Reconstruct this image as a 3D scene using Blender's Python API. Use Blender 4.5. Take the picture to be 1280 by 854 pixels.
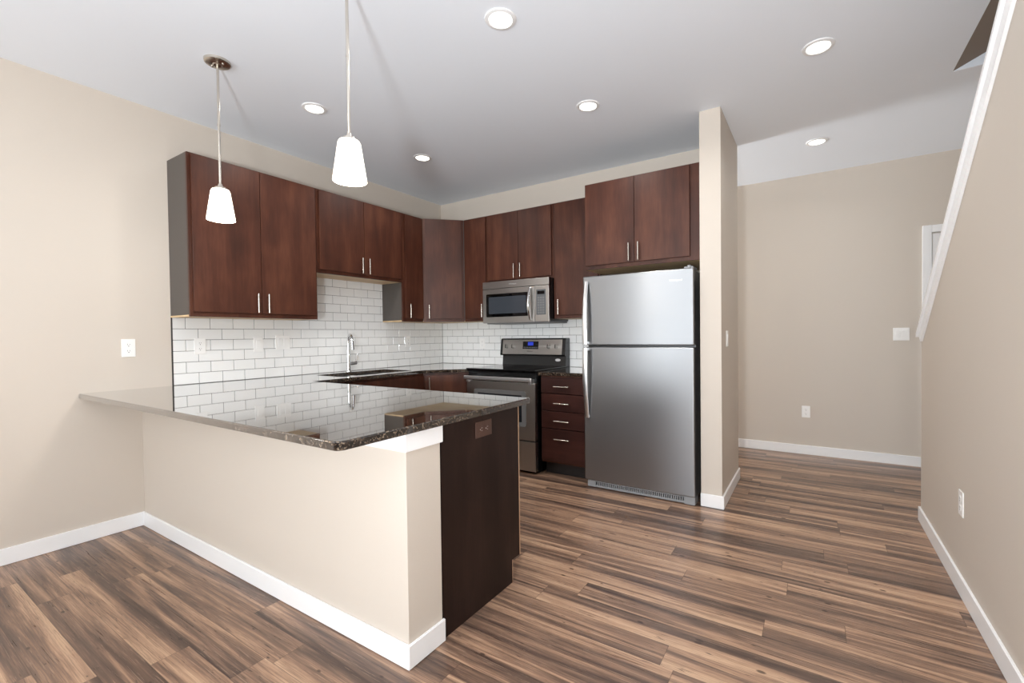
import bpy, bmesh, math, random
from mathutils import Vector, Matrix

# ---------------------------------------------------------------- clear
for o in list(bpy.data.objects):
    bpy.data.objects.remove(o, do_unlink=True)
scene = bpy.context.scene
COL = scene.collection
PI = math.pi
random.seed(4)

# ---------------------------------------------------------------- camera
cam_data = bpy.data.cameras.new('camera')
cam = bpy.data.objects.new('camera', cam_data)
COL.objects.link(cam)
yaw, pit, rol = 0.5612, -0.0169, -0.0120
F = Vector((-math.sin(yaw) * math.cos(pit), math.cos(yaw) * math.cos(pit), math.sin(pit)))
R0 = Vector((math.cos(yaw), math.sin(yaw), 0))
U0 = R0.cross(F)
Rv = R0 * math.cos(rol) + U0 * math.sin(rol)
Uv = -R0 * math.sin(rol) + U0 * math.cos(rol)
cam.matrix_world = Matrix(((Rv.x, Uv.x, -F.x, 3.8038), (Rv.y, Uv.y, -F.y, -4.0427),
                           (Rv.z, Uv.z, -F.z, 1.2391), (0, 0, 0, 1)))
cam_data.sensor_fit = 'HORIZONTAL'
cam_data.sensor_width = 36.0
cam_data.lens = 564.633 * 36.0 / 1280.0
cam_data.shift_x = -24.164 / 1280.0
cam_data.shift_y = 1.2996 / 1280.0
cam_data.clip_start = 0.02
scene.camera = cam

# ---------------------------------------------------------------- colour management, world, daylight
vs = scene.view_settings
scene.display_settings.display_device = 'sRGB'
vs.view_transform = 'Standard'
vs.look = 'None'
vs.gamma = 1.0
vs.exposure = -0.15
vs.use_curve_mapping = False

world = bpy.data.worlds.new('world')
scene.world = world
world.use_nodes = True
world.node_tree.nodes['Background'].inputs[0].default_value = (0.85, 0.92, 1.0, 1)
world.node_tree.nodes['Background'].inputs[1].default_value = 1.0


def area(name, loc, direction, sx, sy, power, color=(1, 1, 1)):
    d = bpy.data.lights.new(name, 'AREA')
    d.shape = 'RECTANGLE'
    d.size, d.size_y = sx, sy
    d.energy = power
    d.color = color
    o = bpy.data.objects.new(name, d)
    COL.objects.link(o)
    o.location = loc
    o.rotation_euler = Vector(direction).to_track_quat('-Z', 'Y').to_euler()
    return o


Hc_ = 2.805
DAY = (0.90, 0.96, 1.0)
area('daylight_living_left', (1.25, -7.62, 1.45), (0, 1, 1.5), 1.9, 2.0, 110, DAY)
area('daylight_living_right', (3.45, -7.62, 1.45), (0, 1, 1.5), 1.7, 2.0, 120, DAY)
area('daylight_hall', (-1.62, 0.70, 1.0), (1, 0, 2.0), 0.9, 1.2, 330, DAY)
# the photographer's lamp behind the camera, aimed up into the kitchen (it casts the rod shadow on the ceiling)
fl = area('photo_lamp', (3.58, -4.74, 1.10), (-0.28, 0.76, 0.58), 0.28, 0.28, 78, (0.90, 0.95, 1.0))
fl.data.shape = 'DISK'
for i_, x_ in enumerate((0.90, 2.49)):           # the living-room end of the downlight grid, just out of the frame
    d_ = area('downlight_living', (x_, -4.23, Hc_ - 0.01), (0, 0, -1), 0.12, 0.12, 3, (1.0, 0.98, 0.95))
    d_.data.shape = 'DISK'
LAMP = (1.0, 0.98, 0.95)
DOWN_W, PEND_W = 6.5, 6.0
scene.cycles.diffuse_bounces = 12
scene.cycles.max_bounces = 16

Hc = 2.805          # ceiling height
CT = 0.914          # counter height
ZB, ZT = 1.389, 2.475   # upper cabinets: underside, top

# ---------------------------------------------------------------- materials


def lin(c):
    return tuple(((v / 255) / 12.92 if v / 255 <= 0.04045 else ((v / 255 + 0.055) / 1.055) ** 2.4) for v in c) + (1.0,)


class Mat:
    """small wrapper round a node material"""

    def __init__(self, name, rgb=(200, 200, 200), rough=0.5, metal=0.0, **kw):
        self.m = bpy.data.materials.new(name)
        self.m.use_nodes = True
        self.nt = self.m.node_tree
        self.b = self.nt.nodes['Principled BSDF']
        self.b.inputs['Base Color'].default_value = lin(rgb)
        self.b.inputs['Roughness'].default_value = rough
        self.b.inputs['Metallic'].default_value = metal
        for k, v in kw.items():
            self.b.inputs[k.replace('_', ' ')].default_value = v

    def n(self, t, **kw):
        nd = self.nt.nodes.new(t)
        for k, v in kw.items():
            setattr(nd, k, v)
        return nd

    def l(self, a, b):
        self.nt.links.new(a, b)

    def coords(self, scale=(1, 1, 1), src='Object', rot=(0, 0, 0)):
        t = self.n('ShaderNodeTexCoord')
        mp = self.n('ShaderNodeMapping')
        mp.inputs['Scale'].default_value = scale
        mp.inputs['Rotation'].default_value = rot
        self.l(t.outputs[src], mp.inputs['Vector'])
        return mp.outputs['Vector']

    def noise(self, vec, scale=5, detail=3, rough=0.5, dist=0.0):
        nd = self.n('ShaderNodeTexNoise')
        nd.inputs['Scale'].default_value = scale
        nd.inputs['Detail'].default_value = detail
        nd.inputs['Roughness'].default_value = rough
        nd.inputs['Distortion'].default_value = dist
        if vec is not None:
            self.l(vec, nd.inputs['Vector'])
        return nd.outputs['Fac']

    def ramp(self, fac, stops):
        r = self.n('ShaderNodeValToRGB')
        el = r.color_ramp.elements
        el[0].position, el[0].color = stops[0][0], lin(stops[0][1])
        el[1].position, el[1].color = stops[-1][0], lin(stops[-1][1])
        for p, c in stops[1:-1]:
            e = el.new(p)
            e.color = lin(c)
        self.l(fac, r.inputs['Fac'])
        return r.outputs['Color']

    def math(self, op, a, b=None, clamp=False):
        nd = self.n('ShaderNodeMath', operation=op, use_clamp=clamp)
        for i, v in enumerate((a, b)):
            if v is None:
                continue
            if isinstance(v, (int, float)):
                nd.inputs[i].default_value = v
            else:
                self.l(v, nd.inputs[i])
        return nd.outputs[0]

    def mix(self, fac, a, b, mode='MIX'):
        nd = self.n('ShaderNodeMix', data_type='RGBA', blend_type=mode)
        for i, v in ((0, fac), (6, a), (7, b)):
            if isinstance(v, (int, float)):
                nd.inputs[i].default_value = v
            elif isinstance(v, tuple):
                nd.inputs[i].default_value = v
            else:
                self.l(v, nd.inputs[i])
        return nd.outputs[2]

    def color(self, c):
        self.l(c, self.b.inputs['Base Color'])

    def bump(self, h, strength=0.1, dist=0.002):
        nd = self.n('ShaderNodeBump')
        nd.inputs['Strength'].default_value = strength
        nd.inputs['Distance'].default_value = dist
        self.l(h, nd.inputs['Height'])
        self.l(nd.outputs['Normal'], self.b.inputs['Normal'])


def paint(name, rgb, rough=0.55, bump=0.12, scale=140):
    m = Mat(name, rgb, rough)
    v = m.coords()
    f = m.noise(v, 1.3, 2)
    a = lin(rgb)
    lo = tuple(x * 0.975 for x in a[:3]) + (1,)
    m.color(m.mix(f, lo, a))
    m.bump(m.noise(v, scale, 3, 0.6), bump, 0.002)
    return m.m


M_wall = paint('beige wall paint', (208, 198, 186), 0.6)
M_ceil = paint('white ceiling paint', (238, 243, 250), 0.75, 0.1, 90)
M_trim = Mat('white trim enamel', (243, 243, 243), 0.35).m
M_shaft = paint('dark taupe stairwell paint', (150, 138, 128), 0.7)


def make_floor():
    m = Mat('rustic plank floor', (150, 120, 98), 0.33)
    tc = m.n('ShaderNodeTexCoord')
    sp = m.n('ShaderNodeSeparateXYZ')
    m.l(tc.outputs['Object'], sp.inputs[0])
    x, y = sp.outputs[0], sp.outputs[1]
    PW, PL = 0.125, 1.22
    ry = m.math('DIVIDE', m.math('SUBTRACT', y, 0.115), PW)
    row = m.math('FLOOR', ry)
    fy = m.math('SUBTRACT', ry, row)
    wn = m.n('ShaderNodeTexWhiteNoise', noise_dimensions='1D')
    m.l(row, wn.inputs['W'])
    rx = m.math('ADD', m.math('DIVIDE', x, PL), m.math('MULTIPLY', wn.outputs['Value'], 7.3))
    col = m.math('FLOOR', rx)
    fx = m.math('SUBTRACT', rx, col)
    cid = m.n('ShaderNodeCombineXYZ')
    m.l(row, cid.inputs[0])
    m.l(col, cid.inputs[1])
    w2 = m.n('ShaderNodeTexWhiteNoise', noise_dimensions='3D')
    m.l(cid.outputs[0], w2.inputs['Vector'])
    rnd = w2.outputs['Value']
    rcol = m.n('ShaderNodeSeparateColor')
    m.l(w2.outputs['Color'], rcol.inputs[0])
    # shifted coordinates so every plank has its own figure
    def pv(sx, sy, k):
        c = m.n('ShaderNodeCombineXYZ')
        m.l(m.math('MULTIPLY', x, sx), c.inputs[0])
        m.l(m.math('MULTIPLY', y, sy), c.inputs[1])
        m.l(m.math('MULTIPLY', rnd, k), c.inputs[2])
        return c.outputs[0]
    broad = m.noise(pv(0.75, 15.0, 37.0), 1.0, 3, 0.55, 0.9)
    streak = m.noise(pv(2.2, 70.0, 51.0), 1.0, 5, 0.65, 1.2)
    fine = m.noise(pv(6.0, 260.0, 23.0), 1.0, 3, 0.6, 0.4)
    # some planks carry a grey-brown band along one edge
    side = m.math('GREATER_THAN', rcol.outputs[1], 0.5)
    fyf = m.math('ABSOLUTE', m.math('SUBTRACT', side, fy))
    band = m.math('MULTIPLY', m.math('SUBTRACT', 0.55, fyf), m.math('MULTIPLY', rcol.outputs[2], 0.55))
    tone = m.math('ADD', 0.5, m.math('MULTIPLY', m.math('SUBTRACT', broad, 0.5), 1.65))
    tone = m.math('ADD', tone, m.math('MULTIPLY', m.math('SUBTRACT', streak, 0.5), 0.75))
    tone = m.math('ADD', tone, m.math('MULTIPLY', m.math('SUBTRACT', rcol.outputs[0], 0.5), 0.22))
    tone = m.math('SUBTRACT', tone, band)
    c = m.ramp(tone, [(0.08, (72, 56, 49)), (0.30, (103, 82, 70)), (0.48, (138, 109, 90)), (0.62, (168, 134, 109)), (0.85, (194, 160, 131))])
    # cathedral figure: thin dark rings drawn out along the plank
    for k_, (sx_, sy_, sc_) in enumerate(((0.55, 5.5, 9.0), (0.8, 9.0, 6.0))):
        wv = m.n('ShaderNodeTexWave', wave_type='RINGS', rings_direction='SPHERICAL')
        m.l(pv(sx_, sy_, 19.0 + 8 * k_), wv.inputs['Vector'])
        wv.inputs['Scale'].default_value = sc_
        wv.inputs['Distortion'].default_value = 7.0
        wv.inputs['Detail'].default_value = 3.0
        wv.inputs['Detail Scale'].default_value = 1.6
        mask = m.math('MULTIPLY', m.math('SUBTRACT', m.noise(pv(1.2, 10.0, 61.0 + 9 * k_), 1.0, 2), 0.42), 3.0, True)
        fig = m.math('MULTIPLY', m.math('POWER', wv.outputs['Fac'], 5.0), m.math('MULTIPLY', mask, 0.5))
        c = m.mix(fig, c, lin((82, 62, 52)))
    # fine pores
    pore = m.math('MULTIPLY', m.math('GREATER_THAN', fine, 0.60), 0.4)
    c = m.mix(pore, c, lin((96, 74, 62)))
    pale = m.math('MULTIPLY', m.math('LESS_THAN', fine, 0.37), 0.25)
    c = m.mix(pale, c, lin((206, 176, 150)))
    # knots
    vo = m.n('ShaderNodeTexVoronoi', feature='F1', voronoi_dimensions='2D')
    m.l(pv(1.0, 2.2, 3.0), vo.inputs['Vector'])
    vo.inputs['Scale'].default_value = 4.4
    vsc = m.n('ShaderNodeSeparateColor')
    m.l(vo.outputs['Color'], vsc.inputs[0])
    kr = m.math('ADD', 0.012, m.math('MULTIPLY', m.math('POWER', vsc.outputs[0], 3.0), 0.075))
    kn = m.math('MULTIPLY', m.math('SUBTRACT', kr, vo.outputs['Distance']), 30.0, True)
    c = m.mix(m.math('MULTIPLY', kn, 0.8, True), c, lin((58, 42, 35)))
    # short dark checks along the grain
    chk = m.noise(pv(9.0, 95.0, 77.0), 1.0, 2, 0.5, 0.8)
    c = m.mix(m.math('MULTIPLY', m.math('SUBTRACT', chk, 0.66), 9.0, True), c, lin((70, 52, 44)))
    # joints
    ey = m.math('MINIMUM', fy, m.math('SUBTRACT', 1.0, fy))
    ex = m.math('MINIMUM', fx, m.math('SUBTRACT', 1.0, fx))
    j = m.math('MAXIMUM', m.math('LESS_THAN', ey, 0.010), m.math('LESS_THAN', ex, 0.0011))
    c = m.mix(m.math('MULTIPLY', j, 0.55), c, lin((72, 54, 45)))
    m.color(c)
    m.l(m.math('ADD', 0.22, m.math('MULTIPLY', streak, 0.16)), m.b.inputs['Roughness'])
    m.bump(m.math('SUBTRACT', m.math('MULTIPLY', fine, 0.4), j), 0.12, 0.0015)
    return m.m


M_floor = make_floor()


def wood(name, dark, mid, light, rough=0.33, axis='Z', spec=0.5):
    m = Mat(name, mid, rough)
    m.b.inputs['Specular IOR Level'].default_value = spec
    sc = {'Z': (9, 9, 0.9), 'X': (0.9, 9, 9)}[axis]
    info = m.n('ShaderNodeObjectInfo')
    t = m.n('ShaderNodeTexCoord')
    add = m.n('ShaderNodeVectorMath', operation='ADD')
    comb = m.n('ShaderNodeCombineXYZ')
    for i in range(3):
        m.l(m.math('MULTIPLY', info.outputs['Random'], 13.0 + 7 * i), comb.inputs[i])
    m.l(t.outputs['Object'], add.inputs[0])
    m.l(comb.outputs[0], add.inputs[1])
    def mp(s):
        q = m.n('ShaderNodeMapping')
        q.inputs['Scale'].default_value = s
        m.l(add.outputs[0], q.inputs['Vector'])
        return q.outputs[0]
    a = m.noise(mp(sc), 1.0, 3, 0.55, 0.4)
    b = m.noise(mp(tuple(v * 8 for v in sc)), 1.0, 3, 0.6, 0.2)
    blotch = m.noise(mp((3, 3, 2)), 1.6, 2, 0.5, 0.3)
    f = m.math('ADD', m.math('MULTIPLY', a, 0.55), m.math('ADD', m.math('MULTIPLY', b, 0.2), m.math('MULTIPLY', blotch, 0.35)))
    c = m.ramp(f, [(0.34, dark), (0.54, mid), (0.74, light)])
    m.color(c)
    m.bump(b, 0.05, 0.0006)
    return m.m


M_wood = wood('espresso stained maple', (50, 26, 18), (72, 39, 27), (94, 56, 40), 0.42, spec=0.3)
M_wood_h = wood('espresso stained maple cross grain', (36, 17, 14), (52, 26, 21), (70, 38, 31), 0.42, axis='X', spec=0.3)
M_panel = wood('dark laminate end panel', (26, 15, 12), (36, 23, 19), (52, 35, 30), 0.42, spec=0.25)
M_maple = wood('raw maple underside', (196, 164, 122), (214, 184, 142), (228, 202, 164), 0.5, 'X')
M_edge = wood('raw plywood edge', (168, 132, 102), (190, 154, 122), (206, 172, 140), 0.6)
M_side = Mat('grey brown laminate side', (80, 74, 69), 0.5).m
M_toe = Mat('black toe kick', (30, 24, 22), 0.6).m


def make_granite():
    m = Mat('polished dark granite', (30, 26, 23), 0.045)
    v = m.coords()
    vo = m.n('ShaderNodeTexVoronoi', feature='F1')
    vo.inputs['Scale'].default_value = 175
    m.l(v, vo.inputs['Vector'])
    sc = m.n('ShaderNodeSeparateColor')
    m.l(vo.outputs['Color'], sc.inputs[0])
    n1 = m.noise(v, 45, 3, 0.6)
    f = m.math('ADD', m.math('MULTIPLY', sc.outputs[0], 0.6), m.math('MULTIPLY', n1, 0.4))
    c = m.ramp(f, [(0.30, (22, 18, 16)), (0.52, (40, 33, 28)), (0.64, (66, 54, 45)), (0.74, (100, 86, 72)), (0.84, (136, 122, 106))])
    m.color(c)
    # mirror polish: reflection rises steeply towards grazing view, as on polished stone
    gl = m.n('ShaderNodeBsdfGlossy')
    gl.inputs['Roughness'].default_value = 0.02
    gl.inputs['Color'].default_value = (0.95, 0.95, 0.95, 1)
    lw = m.n('ShaderNodeLayerWeight')
    lw.inputs['Blend'].default_value = 0.5
    fac = m.math('MULTIPLY', m.math('POWER', lw.outputs['Facing'], 2.2), 0.93)
    mx = m.n('ShaderNodeMixShader')
    m.l(fac, mx.inputs[0])
    m.l(m.b.outputs[0], mx.inputs[1])
    m.l(gl.outputs[0], mx.inputs[2])
    m.l(mx.outputs[0], m.nt.nodes['Material Output'].inputs['Surface'])
    return m.m


M_granite = make_granite()
M_tile = Mat('glossy white tile', (240, 240, 238), 0.12).m
M_grout = Mat('grey grout', (112, 109, 106), 0.9).m
M_black_edge = Mat('dark edge strip', (46, 42, 40), 0.5).m


def steel(name, rgb, rough, horiz=True, aniso=0.6):
    m = Mat(name, rgb, rough, 1.0)
    m.b.inputs['Anisotropic'].default_value = aniso
    m.b.inputs['Anisotropic Rotation'].default_value = 0.25
    v = m.coords((3, 3, 420) if horiz else (420, 420, 3))
    f = m.noise(v, 1.0, 3, 0.6)
    tg = m.n('ShaderNodeTangent', direction_type='RADIAL', axis='Z')
    m.l(tg.outputs[0], m.b.inputs['Tangent'])
    m.l(m.math('ADD', rough - 0.05, m.math('MULTIPLY', f, 0.06)), m.b.inputs['Roughness'])
    a = lin(rgb)
    m.color(m.mix(f, tuple(q * 0.97 for q in a[:3]) + (1,), a))
    return m.m


M_steel = steel('brushed stainless steel', (158, 159, 161), 0.36, aniso=0.8)
M_steel_d = steel('warm brushed steel', (186, 183, 179), 0.36)
M_nickel = Mat('satin nickel', (205, 198, 188), 0.25, 1.0).m
M_handle = Mat('bright satin handle steel', (226, 226, 226), 0.32, 1.0).m
M_chrome = Mat('chrome', (225, 225, 225), 0.06, 1.0).m
M_sink = Mat('satin sink steel', (190, 190, 190), 0.28, 1.0).m
M_gray = Mat('grey appliance enamel', (112, 112, 112), 0.4).m
M_grille = Mat('silver grey plastic', (150, 152, 154), 0.4).m
M_black = Mat('black enamel', (14, 14, 15), 0.25).m
M_blackglass = Mat('black cooktop glass', (6, 6, 7), 0.04).m
M_ovenglass = Mat('dark oven glass', (36, 38, 42), 0.06).m
M_mesh = Mat('microwave door glass', (58, 62, 68), 0.10).m
M_mark = Mat('light badge', (215, 215, 215), 0.3, 0.6).m
M_mark_d = Mat('dark lettering', (60, 58, 56), 0.5).m
M_white = Mat('white wall plate plastic', (244, 243, 240), 0.35).m
M_slot = Mat('dark outlet slot', (70, 68, 66), 0.6).m
M_bronze = Mat('brown wall plate plastic', (80, 57, 49), 0.3).m
M_ringw = Mat('white light trim', (236, 236, 236), 0.45).m
M_keys = Mat('grey keypad', (88, 90, 92), 0.35).m
M_burner = Mat('burner ring print', (62, 62, 64), 0.12).m


def emit(name, rgb, strength):
    m = Mat(name, rgb, 0.4)
    m.b.inputs['Emission Color'].default_value = lin(rgb)
    m.b.inputs['Emission Strength'].default_value = strength
    return m.m


M_lens = emit('lit downlight lens', (255, 250, 240), 5.0)
M_shade = emit('lit frosted glass shade', (255, 244, 228), 3.0)
M_blue = emit('blue clock display', (38, 60, 190), 0.35)
M_digit = emit('blue clock digits', (120, 170, 255), 0.9)

# ---------------------------------------------------------------- mesh helpers


class B:
    """collects shapes, then links them as ONE mesh object"""

    def __init__(self):
        self.bm = bmesh.new()

    def _join(self, t):
        me = bpy.data.meshes.new('tmp')
        t.to_mesh(me)
        t.free()
        self.bm.from_mesh(me)
        bpy.data.meshes.remove(me)
        return self

    def box(self, x0, x1, y0, y1, z0, z1, bev=0.0, seg=2, rot=None):
        t = bmesh.new()
        bmesh.ops.create_cube(t, size=1.0)
        for v in t.verts:
            v.co = Vector(((x0 + x1) / 2 + v.co.x * (x1 - x0), (y0 + y1) / 2 + v.co.y * (y1 - y0),
                           (z0 + z1) / 2 + v.co.z * (z1 - z0)))
        if bev > 0:
            bmesh.ops.bevel(t, geom=list(t.edges), offset=bev, segments=seg, affect='EDGES', profile=0.5)
        if rot is not None:
            bmesh.ops.transform(t, matrix=rot, verts=t.verts)
        return self._join(t)

    def cyl(self, p0, p1, r0, r1=None, seg=24, bev=0.0):
        r1 = r0 if r1 is None else r1
        p0, p1 = Vector(p0), Vector(p1)
        d = p1 - p0
        t = bmesh.new()
        bmesh.ops.create_cone(t, cap_ends=True, segments=seg, radius1=r0, radius2=r1, depth=d.length)
        if bev > 0:
            es = [e for e in t.edges if abs(e.verts[0].co.z - e.verts[1].co.z) < 1e-6]
            bmesh.ops.bevel(t, geom=es, offset=bev, segments=2, affect='EDGES')
        q = Vector((0, 0, 1)).rotation_difference(d.normalized()).to_matrix().to_4x4()
        bmesh.ops.transform(t, matrix=Matrix.Translation((p0 + p1) / 2) @ q, verts=t.verts)
        return self._join(t)

    def lathe(self, prof, c=(0, 0, 0), seg=32):
        t = bmesh.new()
        rings = []
        for r, z in prof:
            rings.append([t.verts.new((c[0] + r * math.cos(2 * PI * k / seg), c[1] + r * math.sin(2 * PI * k / seg), c[2] + z))
                          for k in range(seg)])
        for a, b in zip(rings, rings[1:]):
            for k in range(seg):
                t.faces.new((a[k], a[(k + 1) % seg], b[(k + 1) % seg], b[k]))
        bmesh.ops.remove_doubles(t, verts=t.verts, dist=1e-5)
        bmesh.ops.recalc_face_normals(t, faces=t.faces)
        return self._join(t)

    def tube(self, pts, r, seg=14, caps=True):
        pts = [Vector(p) for p in pts]
        rr = r if isinstance(r, (list, tuple)) else [r] * len(pts)
        t = bmesh.new()
        rings = []
        up = Vector((0.3, 0.2, 1)).normalized()
        for i, p in enumerate(pts):
            d = (pts[min(i + 1, len(pts) - 1)] - pts[max(i - 1, 0)]).normalized()
            a = d.cross(up)
            if a.length < 1e-3:
                a = d.cross(Vector((1, 0, 0)))
            a.normalize()
            b = d.cross(a).normalized()
            up = -b if b.dot(up) < 0 else b
            a = d.cross(up).normalized()
            rings.append([t.verts.new(p + (a * math.cos(2 * PI * k / seg) + up * math.sin(2 * PI * k / seg)) * rr[i])
                          for k in range(seg)])
        for a, b in zip(rings, rings[1:]):
            for k in range(seg):
                t.faces.new((a[k], a[(k + 1) % seg], b[(k + 1) % seg], b[k]))
        if caps:
            t.faces.new(rings[0][::-1])
            t.faces.new(rings[-1])
        bmesh.ops.recalc_face_normals(t, faces=t.faces)
        return self._join(t)

    def prism(self, poly, axis, a0, a1, holes=(), bev=0.0, seg=2):
        """extrude a 2-D outline along an axis ('x','y','z') from a0 to a1"""
        def p3(p, a):
            return {'x': (a, p[0], p[1]), 'y': (p[0], a, p[1]), 'z': (p[0], p[1], a)}[axis]
        t = bmesh.new()
        loops = [list(poly)] + [list(h) for h in holes]
        eds = []
        for lp in loops:
            vs_ = [t.verts.new(p3(p, a0)) for p in lp]
            for i in range(len(vs_)):
                eds.append(t.edges.new((vs_[i], vs_[(i + 1) % len(vs_)])))
        if holes:
            bmesh.ops.triangle_fill(t, edges=eds, use_beauty=True)
        else:
            t.faces.new([v for v in t.verts])
        r = bmesh.ops.extrude_face_region(t, geom=list(t.faces))
        mv = [g for g in r['geom'] if isinstance(g, bmesh.types.BMVert)]
        off = Vector(p3((0, 0), a1)) - Vector(p3((0, 0), a0))
        bmesh.ops.translate(t, verts=mv, vec=off)
        bmesh.ops.recalc_face_normals(t, faces=t.faces)
        if bev > 0:
            es = [e for e in t.edges if len(e.link_faces) == 2 and e.calc_face_angle(0) > 0.7]
            bmesh.ops.bevel(t, geom=es, offset=bev, segments=seg, affect='EDGES')
        return self._join(t)

    def link(self, name, mat, parent=None, smooth=True, **props):
        me = bpy.data.meshes.new(name)
        self.bm.to_mesh(me)
        self.bm.free()
        me.materials.append(mat)
        if smooth:
            me.polygons.foreach_set('use_smooth', [True] * len(me.polygons))
            me.set_sharp_from_angle(angle=math.radians(35))
        o = bpy.data.objects.new(name, me)
        COL.objects.link(o)
        if smooth:
            wn = o.modifiers.new('weighted normals', 'WEIGHTED_NORMAL')
            wn.keep_sharp = True
            wn.weight = 100
        if parent is not None:
            o.parent = parent
        for k, v in props.items():
            o[k] = v
        return o


def text(name, s, size, mat, parent, loc, rot, depth=0.0006):
    cu = bpy.data.curves.new(name, 'FONT')
    cu.body = s
    cu.size = size
    cu.align_x = 'CENTER'
    cu.align_y = 'CENTER'
    cu.extrude = depth
    tmp = bpy.data.objects.new(name, cu)
    COL.objects.link(tmp)
    me = bpy.data.meshes.new_from_object(tmp)
    bpy.data.objects.remove(tmp, do_unlink=True)
    bpy.data.curves.remove(cu)
    me.materials.clear()
    me.materials.append(mat)
    o = bpy.data.objects.new(name, me)
    COL.objects.link(o)
    o.parent = parent
    o.location = loc
    o.rotation_euler = rot
    return o


def thing(name, label, cat, loc, rz=0.0, group=None):
    o = bpy.data.objects.new(name, None)
    COL.objects.link(o)
    o.empty_display_size = 0.05
    o.location = loc
    o.rotation_euler = (0, 0, rz)
    o['label'] = label
    o['category'] = cat
    if group:
        o['group'] = group
    return o


def children(o):
    return [c for c in bpy.data.objects if c.parent == o]


def copy_tree(o, parent=None):
    c = o.copy()
    COL.objects.link(c)
    if parent is not None:
        c.parent = parent
    for ch in children(o):
        copy_tree(ch, c)
    return c


def dup(o, loc, label, rz=None, group=None):
    c = copy_tree(o)
    c.location = loc
    if rz is not None:
        c.rotation_euler = (0, 0, rz)
    c['label'] = label
    if group:
        c['group'] = group
    return c


def struct(name, b, mat, smooth=True):
    return b.link(name, mat, None, smooth, kind='structure')


# ================================================================ SETTING
XL, XR = 0.0, 5.60
YF = -7.60            # wall behind the camera
XW = 4.384            # face of the stair wall
YFAR = 1.274
PEN_Y0, PEN_Y1, PEN_X = -2.883, -2.702, 2.520

struct('floor', B().box(-1.7, XR + 0.1, YF - 0.1, YFAR + 0.1, -0.08, 0.0), M_floor, False)
# ceiling with the opening over the stair
struct('ceiling', B().prism([(-1.7, YF - 0.1), (XR + 0.1, YF - 0.1), (XR + 0.1, YFAR + 0.1), (-1.7, YFAR + 0.1)], 'z', Hc, Hc + 0.06,
                            holes=[[(4.512, -3.6), (5.45, -3.6), (5.45, -0.327), (4.512, -0.327)]]), M_ceil, False)
# walls
struct('wall_left', B().box(-0.12, XL, YF, 0.124, 0, Hc), M_wall, False)
struct('wall_back', B().box(0.0, 3.108, 0.0, 0.124, 0, Hc), M_wall, False)
struct('wall_partition', B().box(3.108, 3.251, -0.672, 0.124, 0, Hc, 0.004), M_wall)
struct('wall_far', B().prism([(-1.6, 0), (4.68, 0), (4.68, 2.108), (5.48, 2.108), (5.48, 0), (XR, 0), (XR, Hc), (-1.6, Hc)], 'y', YFAR, YFAR + 0.12), M_wall, False)
struct('wall_right', B().box(XR, XR + 0.1, YF, YFAR + 0.12, 0, Hc), M_wall, False)


def wall_with_openings(name, axis, a0, a1, u0, u1, holes):
    hs = [[(h[0], h[2]), (h[1], h[2]), (h[1], h[3]), (h[0], h[3])] for h in holes]
    struct(name, B().prism([(u0, 0), (u1, 0), (u1, Hc), (u0, Hc)], axis, a0, a1, holes=hs), M_wall, False)


wall_with_openings('wall_front', 'y', YF - 0.1, YF, -0.12, XR + 0.1, [(0.3, 2.2, 0.45, 2.45), (2.6, 4.3, 0.45, 2.45)])
wall_with_openings('wall_hall', 'x', -1.7, -1.6, 0.0, YFAR + 0.12, [(0.25, 1.15, 0.35, 2.25)])


def window(name, axis, a, u0, u1, z0, z1):
    b = B()
    w = 0.05
    for (p0, p1, q0, q1) in ((u0, u1, z0, z0 + w), (u0, u1, z1 - w, z1), (u0, u0 + w, z0 + w, z1 - w), (u1 - w, u1, z0 + w, z1 - w),
                             ((u0 + u1) / 2 - w / 2, (u0 + u1) / 2 + w / 2, z0 + w, z1 - w)):
        if axis == 'y':
            b.box(p0, p1, a - 0.05, a - 0.01, q0, q1, 0.004)
        else:
            b.box(a - 0.05, a - 0.01, p0, p1, q0, q1, 0.004)
    struct(name, b, M_trim)


window('window_1', 'y', YF, 0.3, 2.2, 0.45, 2.45)
window('window_2', 'y', YF, 2.6, 4.3, 0.45, 2.45)
window('window_3', 'x', -1.6, 0.25, 1.15, 0.35, 2.25)

# stair wall: full height near the camera, sloping down to 1.2 m at its far end
S = 0.7597


def cap_z(y):
    return 1.239 + S * (-0.24 - y)


yt = -0.24 - (Hc - 1.239) / S
struct('wall_stair', B().prism([(YF, 0), (-0.235, 0), (-0.235, cap_z(-0.235) - 0.022), (yt, Hc - 0.022), (YF, Hc - 0.001)], 'x', XW, XW + 0.128), M_wall, False)
# sloping white cap and the trim under it
nz = 1 / math.sqrt(1 + S * S)
b = B()
b.prism([(-0.215, cap_z(-0.215)), (yt, Hc), (yt, Hc - 0.026), (-0.215, cap_z(-0.215) - 0.026)], 'x', XW - 0.026, XW + 0.15)
b.prism([(-0.225, cap_z(-0.225) - 0.0262), (yt, Hc - 0.0262), (yt, Hc - 0.105), (-0.285, cap_z(-0.285) - 0.105)], 'x', XW - 0.013, XW - 0.0005)
struct('trim_1', b, M_trim, False)

# stairwell above the opening in the ceiling
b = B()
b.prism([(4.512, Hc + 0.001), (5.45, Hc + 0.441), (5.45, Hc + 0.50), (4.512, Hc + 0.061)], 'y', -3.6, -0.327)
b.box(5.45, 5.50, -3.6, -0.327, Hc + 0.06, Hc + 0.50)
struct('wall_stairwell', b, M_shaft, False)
struct('trim_2', B().prism([(4.512, Hc + 0.0005), (5.45, Hc + 0.0005), (5.45, Hc + 0.439)], 'y', -0.3325, -0.3275), M_ceil, False)

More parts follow.
